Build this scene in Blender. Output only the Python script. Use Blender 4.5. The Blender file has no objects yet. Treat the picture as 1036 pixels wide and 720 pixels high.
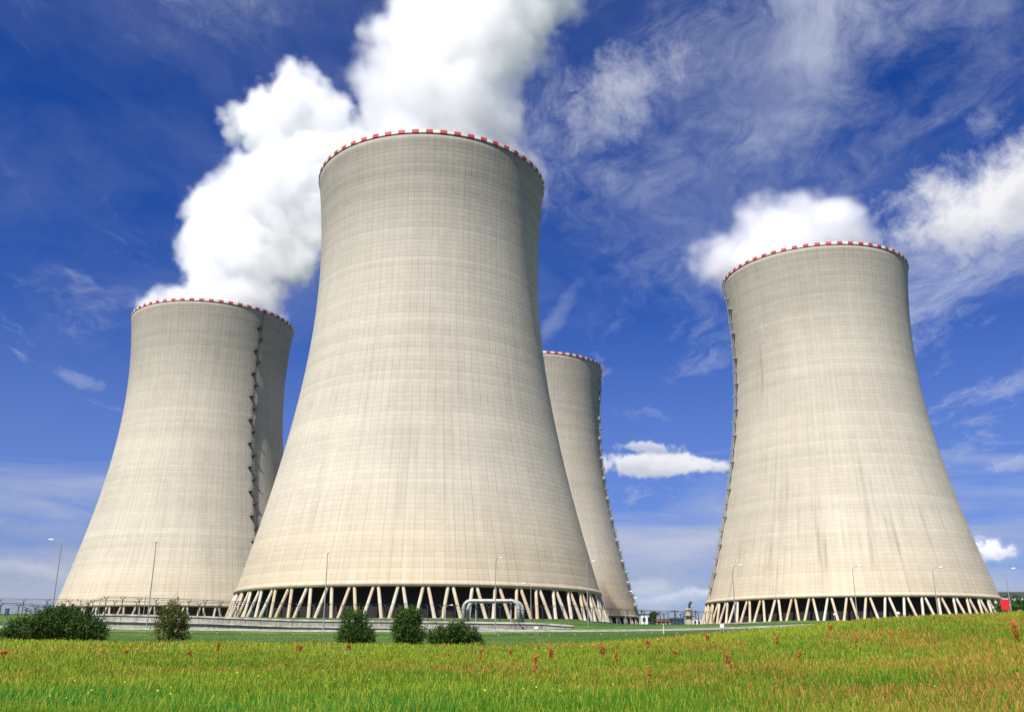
import bpy, bmesh, math, random
import numpy as np
from mathutils import Vector, Matrix
random.seed(7); RNG = np.random.default_rng(11)
R = math.radians; PI = math.pi
S = bpy.context.scene
COL = S.collection

# ------------------------------------------------------------------ camera, sky, sun, exposure
F, PITCH, CX, CY = 937.4, 0.3054, 518.0, 360.0
cd = bpy.data.cameras.new('camera'); cam = bpy.data.objects.new('camera', cd); COL.objects.link(cam)
cd.sensor_width = 36; cd.lens = 36 * F / 1036.0; cd.clip_start = .5; cd.clip_end = 20000
cam.location = (0, 0, 0); cam.rotation_euler = (PI / 2 + PITCH, 0, 0); S.camera = cam
S.view_settings.view_transform = 'Standard'; S.view_settings.look = 'None'
S.view_settings.gamma = 1; S.view_settings.use_curve_mapping = False
S.view_settings.exposure = 0.93
S.render.engine = 'CYCLES'
S.cycles.max_bounces = 14; S.cycles.diffuse_bounces = 3; S.cycles.volume_bounces = 12
S.cycles.transparent_max_bounces = 16
S.cycles.volume_step_rate = 2.5; S.cycles.volume_max_steps = 256
S.cycles.use_denoising = True
SUN_EL, SUN_AZ = R(54), R(180 + 28)            # azimuth clockwise from +Y
sd = Vector((math.sin(SUN_AZ) * math.cos(SUN_EL), math.cos(SUN_AZ) * math.cos(SUN_EL), math.sin(SUN_EL)))
ld = bpy.data.lights.new('sun', 'SUN'); ld.energy = 4.4; ld.angle = R(.5); ld.color = (1, .95, .86)
sun = bpy.data.objects.new('sun', ld); COL.objects.link(sun)
sun.rotation_euler = sd.to_track_quat('Z', 'Y').to_euler(); sun.location = sd * 900

def at(px, py, Y):
    """the place at distance Y seen under a given bearing and height of the survey photograph"""
    x = (px - CX) / F; u = (CY - py) / F
    dy = math.cos(PITCH) - u * math.sin(PITCH); dz = math.sin(PITCH) + u * math.cos(PITCH)
    return Vector((x / dy * Y, Y, dz / dy * Y))

# ------------------------------------------------------------------ node helpers
class NT:
    def __init__(s, tree): s.t = tree
    def n(s, typ, **kw):
        nd = s.t.nodes.new(typ)
        for k, v in kw.items(): setattr(nd, k, v)
        return nd
    def put(s, sock, v):
        if hasattr(v, 'is_output') or isinstance(v, bpy.types.NodeSocket): s.t.links.new(v, sock)
        else: sock.default_value = v
    def m(s, op, a, b=None, c=None, clamp=False):
        nd = s.n('ShaderNodeMath', operation=op); nd.use_clamp = clamp
        for i, v in enumerate((a, b, c)):
            if v is not None: s.put(nd.inputs[i], v)
        return nd.outputs[0]
    def v(s, op, a, b=None, out=0):
        nd = s.n('ShaderNodeVectorMath', operation=op)
        s.put(nd.inputs[0], a)
        if b is not None:
            s.put(nd.inputs['Scale' if op == 'SCALE' else 1], b)
        return nd.outputs['Value' if op in ('DOT_PRODUCT', 'LENGTH', 'DISTANCE') else 'Vector']
    def noise(s, vec, scale, detail=4, rough=.5, dist=0, out='Fac'):
        nd = s.n('ShaderNodeTexNoise'); s.put(nd.inputs['Vector'], vec)
        nd.inputs['Scale'].default_value = scale; nd.inputs['Detail'].default_value = detail
        nd.inputs['Roughness'].default_value = rough; nd.inputs['Distortion'].default_value = dist
        return nd.outputs[out]
    def smooth(s, x, a, b, lo=0., hi=1.):
        nd = s.n('ShaderNodeMapRange', interpolation_type='SMOOTHSTEP')
        for k, vv in (('Value', x), ('From Min', a), ('From Max', b), ('To Min', lo), ('To Max', hi)): s.put(nd.inputs[k], vv)
        return nd.outputs[0]
    def mix(s, f, a, b, mode='MIX'):
        nd = s.n('ShaderNodeMix', data_type='RGBA', blend_type=mode)
        s.put(nd.inputs[0], f)
        for i, vv in ((6, a), (7, b)):
            s.put(nd.inputs[i], tuple(vv) + (1,) if isinstance(vv, (tuple, list)) and len(vv) == 3 else vv)
        return nd.outputs[2]
    def xyz(s, vec):
        nd = s.n('ShaderNodeSeparateXYZ'); s.put(nd.inputs[0], vec); return nd.outputs
    def comb(s, x, y, z):
        nd = s.n('ShaderNodeCombineXYZ')
        for i, vv in enumerate((x, y, z)): s.put(nd.inputs[i], vv)
        return nd.outputs[0]

# ------------------------------------------------------------------ world: clear deep blue sky with cirrus and fair-weather cloud
wd = bpy.data.worlds.new('World'); S.world = wd; wd.use_nodes = True
wt = wd.node_tree; wt.nodes.clear(); w = NT(wt)
sky = w.n('ShaderNodeTexSky', sky_type='NISHITA'); sky.sun_disc = False
sky.sun_elevation = SUN_EL; sky.sun_rotation = SUN_AZ; sky.altitude = 500; sky.air_density = 1.0; sky.dust_density = .3; sky.ozone_density = 4
N = w.v('NORMALIZE', w.n('ShaderNodeTexCoord').outputs['Generated'])
nx, ny, nz = w.xyz(N)
skc = w.mix(1.0, sky.outputs[0], (.058, .212, .55), 'MULTIPLY')
zz = w.m('MAXIMUM', w.m('ADD', nz, .10), .04)
plane = w.comb(w.m('DIVIDE', nx, zz), w.m('DIVIDE', ny, zz), 0.)
def rotated(vec, ang, sx, sy):
    mp = w.n('ShaderNodeMapping'); w.put(mp.inputs[0], vec); mp.inputs['Rotation'].default_value = (0, 0, ang); mp.inputs['Scale'].default_value = (sx, sy, 1)
    return mp.outputs[0]
# cirrus: fibres drawn out by the high wind
warp = w.v('ADD', plane, w.v('SCALE', w.v('SUBTRACT', w.noise(plane, 1.1, 4, .6, 0, 'Color'), (.5, .5, .5)), .55))
ci = w.noise(rotated(warp, R(-52), 1.0, .36), 2.5, 12, .70, .25)
cj = w.noise(warp, 1.15, 5, .6)
side = w.smooth(nx, -.30, .25, .02, .115)
ci = w.m('MULTIPLY', w.smooth(w.m('ADD', ci, side), .53, .82), w.smooth(cj, .36, .60, .18, 1.))
ci = w.m('MULTIPLY', ci, .66)
thin = w.m('MULTIPLY', w.smooth(w.noise(rotated(warp, R(-30), 1., .6), 1.0, 8, .62, .3), .38, .75), .17)
ci = w.m('ADD', ci, thin)
# thin grey-white layer low over the horizon
lo_n = w.noise(w.comb(w.m('MULTIPLY', nx, 1.0), ny, w.m('MULTIPLY', nz, 7.)), 2.3, 7, .6, .5)
lo = w.m('MULTIPLY', w.smooth(w.m('ADD', lo_n, w.smooth(nz, -.05, .32, .46, -.22)), .38, .90), .85)
veil = w.smooth(nz, .0, .42, .30, 0.)
cover = w.m('MAXIMUM', w.m('MAXIMUM', ci, lo), veil)
ccol = w.mix(w.smooth(nz, .05, .3), (2.5, 2.65, 3.15), (3.6, 3.85, 4.5))
fine = w.noise(N, 8.0, 9, .68, .3); fine2 = w.noise(N, 34, 7, .66, .4)
rag_l = w.m('ADD', w.m('MULTIPLY', w.m('SUBTRACT', fine, .5), 2.6), w.m('MULTIPLY', w.m('SUBTRACT', fine2, .5), 1.3))
rag_s = w.m('MULTIPLY', w.m('SUBTRACT', fine2, .5), 2.6)
def cloud(px, py, sx, sy, tilt=0., dens=1., soft=.75, bright=4.9):
    global cover, ccol
    rag = rag_l if sx > 45 else rag_s
    if sx > 100: rag = w.m('MULTIPLY', rag_l, .6)
    c = at(px, py, 1.).normalized(); r = c.cross(Vector((0, 0, 1))).normalized(); u = r.cross(c).normalized()
    r, u = r * math.cos(tilt) + u * math.sin(tilt), u * math.cos(tilt) - r * math.sin(tilt)
    x = w.m('DIVIDE', w.v('DOT_PRODUCT', N, tuple(r)), sx / F); y = w.m('DIVIDE', w.v('DOT_PRODUCT', N, tuple(u)), sy / F)
    d = w.m('SQRT', w.m('ADD', w.m('MULTIPLY', x, x), w.m('MULTIPLY', y, y)))
    front = w.smooth(w.v('DOT_PRODUCT', N, tuple(c)), .5, .7)
    k = w.m('MULTIPLY', w.m('MULTIPLY', w.smooth(w.m('ADD', d, rag), 1.15, 1.15 - soft), front), dens)
    shade = w.mix(w.smooth(w.m('ADD', y, rag), -.6, .5), (bright * .66, bright * .69, bright * .77), (bright, bright, bright * 1.02))
    ccol = w.mix(k, ccol, shade); cover = w.m('MAXIMUM', cover, k)
cloud(1015, 205, 128, 60, R(12), 1., .8)
cloud(1040, 190, 90, 60, R(10), .9, .9)
cloud(955, 228, 72, 34, R(10), .8, 1.)
cloud(1000, 122, 30, 17, R(50), .3, 1.2)
cloud(680, 471, 82, 14, R(-2), .95, .5)
cloud(655, 452, 34, 8, R(-6), .75, .7)
cloud(1004, 557, 17, 12, 0, .95, .6, 6.2)
cloud(1022, 470, 34, 9, R(10), .5, .9)
cloud(30, 580, 62, 13, R(-2), .75, .8, 3.6)
cloud(680, 606, 50, 9, R(6), .75, .8, 4.8)
cloud(655, 598, 36, 12, R(3), .55, .9, 4.6)
cloud(690, 560, 130, 34, 0, .55, 1.1, 3.9)
cloud(720, 600, 42, 8, R(-3), .6, .8, 4.8)
cloud(60, 540, 120, 26, 0, .5, 1.1, 3.2)
cloud(80, 385, 40, 10, R(-12), .3, 1.2)
cloud(560, 325, 50, 14, R(55), .22, 1.2)
cloud(1000, 590, 90, 26, 0, .5, .9, 3.6)
cloud(640, 88, 100, 52, R(28), .66, 1.25)
cloud(585, 120, 40, 40, R(60), .45, 1.2)
cloud(650, 192, 55, 24, R(30), .26, 1.3)
fin = w.mix(cover, skc, ccol)
bg = w.n('ShaderNodeBackground'); bg.inputs[1].default_value = .1; wt.links.new(fin, bg.inputs[0])
wo = w.n('ShaderNodeOutputWorld'); wt.links.new(bg.outputs[0], wo.inputs[0])

# ------------------------------------------------------------------ object helpers
def tag(o, label=None, cat=None, group=None, kind=None):
    for k, v in (('label', label), ('category', cat), ('group', group), ('kind', kind)):
        if v: o[k] = v
    return o
def empty(name, loc, rz=0):
    o = bpy.data.objects.new(name, None); COL.objects.link(o); o.location = loc; o.rotation_euler = (0, 0, rz)
    o.empty_display_size = .5; return o
class MB:
    def __init__(s): s.v = []; s.f = []; s.mi = []
    def add(s, vs, fs, mi=0):
        b = len(s.v); s.v += [tuple(p) for p in vs]; s.f += [tuple(i + b for i in q) for q in fs]; s.mi += [mi] * len(fs)
    def box(s, c, d, rz=0, mi=0, M=None):
        c = Vector(c); m = Matrix.Rotation(rz, 3, 'Z')
        vs = [c + m @ Vector((x * d[0] / 2, y * d[1] / 2, z * d[2] / 2)) for x in (-1, 1) for y in (-1, 1) for z in (-1, 1)]
        if M is not None: vs = [M @ p for p in vs]
        s.add(vs, [(0, 1, 3, 2), (4, 6, 7, 5), (0, 4, 5, 1), (2, 3, 7, 6), (0, 2, 6, 4), (1, 5, 7, 3)], mi)
    def tube(s, pts, r, n=8, mi=0, caps=True):
        pts = [Vector(p) for p in pts]; rs = r if isinstance(r, (list, tuple)) else [r] * len(pts)
        vs = []; up = None
        for i, p in enumerate(pts):
            t = (pts[min(i + 1, len(pts) - 1)] - pts[max(i - 1, 0)]).normalized()
            if up is None: up = t.orthogonal().normalized()
            up = (up - t * up.dot(t)).normalized(); sd_ = t.cross(up)
            vs += [p + (up * math.cos(2 * PI * k / n) + sd_ * math.sin(2 * PI * k / n)) * rs[i] for k in range(n)]
        fs = [(i * n + k, i * n + (k + 1) % n, (i + 1) * n + (k + 1) % n, (i + 1) * n + k) for i in range(len(pts) - 1) for k in range(n)]
        if caps: fs += [tuple(range(n))[::-1], tuple((len(pts) - 1) * n + k for k in range(n))]
        s.add(vs, fs, mi)
    def lathe(s, prof, n, mi=0, a0=0, a1=2 * PI, c=(0, 0, 0)):
        full = abs(a1 - a0 - 2 * PI) < 1e-6; m = n if full else n + 1
        vs = [(c[0] + r * math.cos(a0 + (a1 - a0) * k / n), c[1] + r * math.sin(a0 + (a1 - a0) * k / n), c[2] + z) for r, z in prof for k in range(m)]
        fs = [(i * m + k, i * m + (k + 1) % m, (i + 1) * m + (k + 1) % m, (i + 1) * m + k) for i in range(len(prof) - 1) for k in range(n)]
        s.add(vs, fs, mi)
    def build(s, name, mats, parent=None, loc=None, smooth=False):
        me = bpy.data.meshes.new(name); me.from_pydata(s.v, [], s.f)
        for m_ in (mats if isinstance(mats, (list, tuple)) else [mats]): me.materials.append(m_)
        me.polygons.foreach_set('material_index', s.mi)
        if smooth: me.polygons.foreach_set('use_smooth', [True] * len(me.polygons))
        me.update()
        o = bpy.data.objects.new(name, me); COL.objects.link(o)
        if parent: o.parent = parent
        if loc is not None: o.location = loc
        return o
def shared(o, name, parent, loc=(0, 0, 0), rz=0):
    c = o.copy(); c.name = name; COL.objects.link(c); c.parent = parent; c.location = loc; c.rotation_euler = (0, 0, rz); return c
def copy_tree(o, parent=None):
    c = o.copy(); COL.objects.link(c); c.parent = parent
    for ch in list(o.children): copy_tree(ch, c)
    return c

# ------------------------------------------------------------------ materials
def mat(name, col=(.5, .5, .5), rough=.7, metal=0, bump=0, bscale=5, vary=0, vscale=1):
    m = bpy.data.materials.new(name); m.use_nodes = True; t = NT(m.node_tree)
    p = m.node_tree.nodes['Principled BSDF']; p.inputs['Roughness'].default_value = rough; p.inputs['Metallic'].default_value = metal
    co = t.n('ShaderNodeTexCoord').outputs['Object']
    if vary:
        nz_ = t.noise(co, vscale, 6, .6)
        c = t.mix(t.smooth(nz_, .3, .7), tuple(x * (1 - vary) for x in col), tuple(min(1, x * (1 + vary)) for x in col)); t.put(p.inputs['Base Color'], c)
    else: p.inputs['Base Color'].default_value = (*col, 1)
    if bump:
        b = t.n('ShaderNodeBump'); b.inputs['Strength'].default_value = bump; t.put(b.inputs['Height'], t.noise(co, bscale, 5)); m.node_tree.links.new(b.outputs[0], p.inputs['Normal'])
    return m, t, p

def concrete_shell(name, seed, warm, dark_top, grid, ang_streak):
    m = bpy.data.materials.new(name); m.use_nodes = True; t = NT(m.node_tree); p = m.node_tree.nodes['Principled BSDF']
    p.inputs['Roughness'].default_value = .9; p.inputs['Specular IOR Level'].default_value = .2
    co = t.n('ShaderNodeTexCoord').outputs['Object']; x, y, z = t.xyz(co)
    th = t.m('ARCTAN2', y, x)
    wob = t.m('MULTIPLY', t.m('SUBTRACT', t.noise(t.comb(t.m('MULTIPLY', th, 30.), 0., t.m('MULTIPLY', z, .25)), 1., 2), .5), .10)
    u = t.m('ADD', t.m('MULTIPLY', th, 120 / (2 * PI)), wob); v = t.m('MULTIPLY', z, 1 / 1.48)
    fu = t.m('FRACT', t.m('ADD', u, 200.)); fv = t.m('FRACT', t.m('ADD', v, wob))
    iu = t.m('FLOOR', t.m('ADD', u, 200.)); iv = t.m('FLOOR', t.m('ADD', v, wob))
    du = t.m('ABSOLUTE', t.m('SUBTRACT', fu, .5)); dv = t.m('ABSOLUTE', t.m('SUBTRACT', fv, .5))
    lu = t.smooth(du, .440, .495); lv = t.smooth(dv, .40, .49)
    wn = t.n('ShaderNodeTexWhiteNoise', noise_dimensions='3D'); t.put(wn.inputs['Vector'], t.comb(iu, iv, seed)); rnd = wn.outputs['Value']
    wr = t.n('ShaderNodeTexWhiteNoise', noise_dimensions='2D'); t.put(wr.inputs['Vector'], t.comb(iv, seed, 0.)); rrow = wr.outputs['Value']
    big = t.noise(t.v('ADD', co, (seed * 31., seed * 17., 0.)), .022, 5, .55)
    # rain streaks: long down the wall, narrow round it
    st = t.noise(t.comb(t.m('MULTIPLY', th, 14.), seed * 7., t.m('MULTIPLY', z, .022)), 1., 8, .62)
    st2 = t.noise(t.comb(t.m('MULTIPLY', th, 60.), seed * 3., t.m('MULTIPLY', z, .05)), 1., 5, .6)
    band = t.noise(t.comb(0., seed * 5., t.m('MULTIPLY', z, .16)), 1., 5, .6)
    tone = t.m('ADD', t.m('MULTIPLY', t.m('SUBTRACT', big, .5), .50), t.m('MULTIPLY', t.m('SUBTRACT', st, .5), min(ang_streak, .30)))
    tone = t.m('ADD', tone, t.m('MULTIPLY', t.m('SUBTRACT', st2, .5), .30))
    tone = t.m('ADD', tone, t.m('MULTIPLY', t.m('SUBTRACT', band, .5), .18))
    tone = t.m('ADD', tone, t.m('MULTIPLY', t.m('SUBTRACT', rnd, .5), .055))
    tone = t.m('ADD', tone, t.m('MULTIPLY', t.m('SUBTRACT', rrow, .5), .10))
    edge = t.m('ADD', z, t.m('MULTIPLY', t.m('SUBTRACT', st2, .5), 60.))
    soot = t.m('MULTIPLY', t.smooth(edge, 95., 165.), dark_top)
    tone = t.m('SUBTRACT', tone, soot)
    grm = t.noise(t.v('ADD', co, (0., 0., seed * 9.)), .12, 4)
    gs = t.smooth(grm, .30, .65, .45, 1.)
    tone = t.m('SUBTRACT', tone, t.m('MULTIPLY', t.m('MULTIPLY', lu, gs), grid))
    tone = t.m('SUBTRACT', tone, t.m('MULTIPLY', t.m('MULTIPLY', lv, gs), grid * .55))
    fac = t.m('ADD', tone, 1.)
    ochre = t.smooth(t.m('ADD', z, t.m('MULTIPLY', t.m('SUBTRACT', st2, .5), 34.)), 44., 6.)
    c = t.mix(t.m('MULTIPLY', ochre, warm), (.432, .392, .325), (.43, .345, .230))
    c = t.mix(t.m('MULTIPLY', t.smooth(edge, 70., 150.), .75), c, (.366, .338, .286))
    run = t.noise(t.comb(t.m('MULTIPLY', th, 9.), seed * 11., t.m('MULTIPLY', z, .012)), 1.3, 7, .7)
    hgt_ = t.smooth(t.noise(t.v('ADD', co, (seed * 50., 0., 0.)), .018, 3), .42, .62)
    c = t.mix(t.m('MULTIPLY', t.m('MULTIPLY', t.smooth(run, .52, .72), hgt_), ang_streak * 1.1), c, (.25, .225, .185))
    c = t.v('SCALE', c, fac); t.put(p.inputs['Base Color'], c)
    b = t.n('ShaderNodeBump'); b.inputs['Strength'].default_value = .5; b.inputs['Distance'].default_value = .12
    hgt = t.m('SUBTRACT', t.m('MULTIPLY', rnd, .10), t.m('ADD', t.m('MULTIPLY', lu, .8), t.m('MULTIPLY', lv, .6)))
    hgt = t.m('ADD', hgt, t.m('MULTIPLY', t.noise(co, .5, 4), .7))
    t.put(b.inputs['Height'], hgt); m.node_tree.links.new(b.outputs[0], p.inputs['Normal'])
    return m
def leg_material():
    m, t, p = mat('leg_concrete', (.5, .45, .37), .85)
    pos = t.n('ShaderNodeNewGeometry').outputs['Position']
    a = t.noise(pos, .11, 3); b_ = t.noise(t.v('MULTIPLY', pos, (2., 2., .5)), 1., 5, .6)
    c = t.mix(t.smooth(a, .42, .62), (.52, .48, .40), (.46, .36, .24)); c = t.mix(t.m('MULTIPLY', t.smooth(b_, .5, .75), .6), c, (.25, .21, .16)); t.put(p.inputs['Base Color'], c)
    return m
M_leg = leg_material()
M_wall, t_, p_ = mat('wall_concrete', (.32, .29, .25), .9, vary=.3, vscale=.25, bump=.3, bscale=2)
M_dark = mat('void_shade', (.012, .013, .014), .95)[0]
M_red = mat('red_paint', (.42, .035, .035), .7, vary=.35, vscale=.3)[0]
M_white = mat('white_paint', (.60, .585, .55), .7, vary=.2, vscale=.4)[0]
M_steel = mat('galvanised_steel', (.42, .43, .43), .45, .6, vary=.15)[0]
M_pole = mat('pole_grey_paint', (.22, .23, .23), .6, vary=.1)[0]
M_rust = mat('dark_steel', (.055, .05, .05), .7)[0]
M_pipe = mat('pipe_cladding', (.36, .37, .36), .55, .4, vary=.2, vscale=1)[0]
M_lampw = mat('lamp_head_white', (.8, .8, .78), .4)[0]
M_redsign = mat('red_board', (.55, .02, .02), .5)[0]
M_blue = mat('blue_panel', (.03, .06, .14), .5)[0]
M_hallw = mat('white_cladding', (.68, .69, .70), .6, vary=.06)[0]
M_roof = mat('dark_roof', (.06, .065, .07), .7)[0]
M_redroof = mat('red_brown_roof', (.22, .06, .045), .8, vary=.2)[0]
M_tan = mat('weathered_tan', (.45, .38, .28), .8, vary=.3, vscale=.5)[0]
M_asph = mat('road_surface', (.075, .073, .07), .95, vary=.2, vscale=.5)[0]
M_bark = mat('bark', (.06, .045, .03), .9)[0]

def veg(name, c0, c1, c2, scale=.2, trans=.3, attr=None):
    m = bpy.data.materials.new(name); m.use_nodes = True; t = NT(m.node_tree); p = m.node_tree.nodes['Principled BSDF']
    p.inputs['Roughness'].default_value = .65; p.inputs['Specular IOR Level'].default_value = .25
    geo = t.n('ShaderNodeNewGeometry')
    n1 = t.noise(geo.outputs['Position'], scale, 4, .6)
    rnd = geo.outputs['Random Per Island']
    f = t.m('ADD', t.m('MULTIPLY', t.smooth(n1, .3, .7), .55), t.m('MULTIPLY', rnd, .45))
    c = t.mix(t.smooth(f, .2, .55), c0, c1); c = t.mix(t.smooth(f, .55, .95), c, c2)
    if attr:
        a = t.n('ShaderNodeAttribute'); a.attribute_name = attr
        c = t.mix(a.outputs['Alpha'], c, a.outputs['Color'])
    t.put(p.inputs['Base Color'], c)
    tr = t.n('ShaderNodeBsdfTranslucent'); t.put(tr.inputs[0], c)
    mx = t.n('ShaderNodeMixShader'); mx.inputs[0].default_value = trans
    L = m.node_tree.links; L.new(p.outputs[0], mx.inputs[1]); L.new(tr.outputs[0], mx.inputs[2]); L.new(mx.outputs[0], m.node_tree.nodes['Material Output'].inputs[0])
    return m

# ------------------------------------------------------------------ terrain
PXL = [-1500, 0, 110, 300, 500, 620, 700, 780, 860, 940, 1036, 2500]
def zrow(Y, ys): return [at(518, y, Y).z for y in ys]
ROWS = {
 -60: [-1.9] * 12, 20: [-1.72] * 12, 42: [-1.7] * 10 + [-1.5, -1.4],
 62: [-1.35] * 7 + [-1.3, -1.2, -1.0, -.7, -.2],
 85: zrow(85, [664, 664, 664, 665, 666, 665, 662, 658, 652, 645, 637, 625]),
 105: zrow(105, [653, 653, 654, 656, 658, 655, 650, 643, 635, 628.5, 623, 615]),
 120: zrow(120, [649, 649, 650.5, 652.5, 654, 651, 645.5, 639, 631.8, 626.8, 622.5, 615]),
 135: zrow(135, [643, 644, 645.5, 647.5, 648, 646, 642.5, 638, 632.5, 628, 624.5, 620]),
 151: zrow(151, [637, 637.5, 639.2, 641.8, 642.3, 641.6, 640.5, 637.8, 634, 630, 627, 625]),
 162: zrow(162, [636, 637, 639.5, 642, 642.5, 641.5, 640, 637, 633.5, 630.5, 628, 625]),
 184: zrow(184, [628, 628, 640, 642, 642, 635, 634, 632.5, 631, 629, 626.8, 624]),
 186.5: zrow(186.5, [622, 622, 622.5, 629.5, 631.5, 632.8, 632.5, 631.5, 630, 628, 626, 624]),
 215: zrow(215, [620.5, 620.5, 622, 627, 629, 631.3, 631.3, 630.6, 629.5, 627.5, 626, 625]),
}
PX = np.array(PXL, float)
def base_z(X):
    return np.interp(X, [-158, -29, 14, 62, 95, 140], [8.49, 7.15, 7.1, 7.2, 9.18, 9.18])
RY = sorted(ROWS); TAB = np.array([ROWS[k] for k in RY])
def _hash(ix, iy): 
    h = np.sin(ix * 127.1 + iy * 311.7) * 43758.5453; return h - np.floor(h)
def vnoise(x, y):
    x = np.asarray(x, float); y = np.asarray(y, float); ix = np.floor(x); iy = np.floor(y); fx = x - ix; fy = y - iy
    fx = fx * fx * (3 - 2 * fx); fy = fy * fy * (3 - 2 * fy)
    a = _hash(ix, iy); b = _hash(ix + 1, iy); c = _hash(ix, iy + 1); d = _hash(ix + 1, iy + 1)
    return (a * (1 - fx) + b * fx) * (1 - fy) + (c * (1 - fx) + d * fx) * fy
def fbm(x, y): return vnoise(x, y) * .55 + vnoise(x * 2.1 + 7, y * 2.1 + 3) * .28 + vnoise(x * 4.3 + 1, y * 4.3 + 9) * .17
def ground(X, Y):
    X = np.atleast_1d(np.asarray(X, float)); Y = np.atleast_1d(np.asarray(Y, float))
    px = 518 + 983 * X / np.maximum(Y, 30.)
    out = np.zeros_like(X)
    iy = np.clip(np.searchsorted(RY, Y) - 1, 0, len(RY) - 2); ry = np.array(RY, float)
    f = np.clip((Y - ry[iy]) / (ry[iy + 1] - ry[iy]), 0, 1)
    cols = np.array([np.interp(px, PX, TAB[k]) for k in range(len(RY))])
    ii = np.arange(len(X)); out = cols[iy, ii] * (1 - f) + cols[iy + 1, ii] * f
    g = np.clip((Y - 215) / (28 + 90 * np.clip((np.abs(X + 34) - 50) / 20, 0, 1)), 0, 1); out = out * (1 - g) + base_z(X) * g
    bumps = (fbm(X * .11, Y * .11) - .5) * .35 * np.clip((150 - Y) / 40, 0, 1)
    return out + bumps
def gz(X, Y): return float(ground(X, Y)[0])

M_soil = veg('meadow_soil', (.035, .08, .010), (.055, .11, .015), (.09, .125, .028), .12, 0.)
def sheet(name, us, ys, fn, material, lift=0.):
    nu, nv = len(us), len(ys); U, V = np.meshgrid(us, ys); X, Y = fn(U, V)
    Z = ground(X.ravel(), Y.ravel()) + lift
    me = bpy.data.meshes.new(name)
    vs = np.stack([X.ravel(), Y.ravel(), Z], 1)
    fs = [(j * nu + i, j * nu + i + 1, (j + 1) * nu + i + 1, (j + 1) * nu + i) for j in range(nv - 1) for i in range(nu - 1)]
    me.from_pydata(vs.tolist(), [], fs); me.materials.append(material); me.polygons.foreach_set('use_smooth', [True] * len(fs)); me.update()
    o = bpy.data.objects.new(name, me); COL.objects.link(o); return o
ys_ = np.concatenate([np.arange(-60, 20, 8), np.arange(20, 183, 1.5), [184, 184.6, 185.2, 185.8, 186.5], np.arange(188, 340, 4), [360, 400, 600, 1000, 2000, 5000, 9000]])
us_ = np.concatenate([[-12, -6, -3, -2, -1.4, -1.1], np.linspace(-.9, .9, 240), [1.1, 1.4, 2, 3, 6, 12]])
g = sheet('ground', us_, ys_, lambda U, V: (U * np.maximum(V, 60) * 1.0, V), M_soil)
tag(g, kind='structure')
road = sheet('road', np.linspace(-1.2, 1.2, 160), np.array([154., 156, 158, 160.]), lambda U, V: (U * 160, V), M_asph, .05); tag(road, kind='structure')

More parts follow.
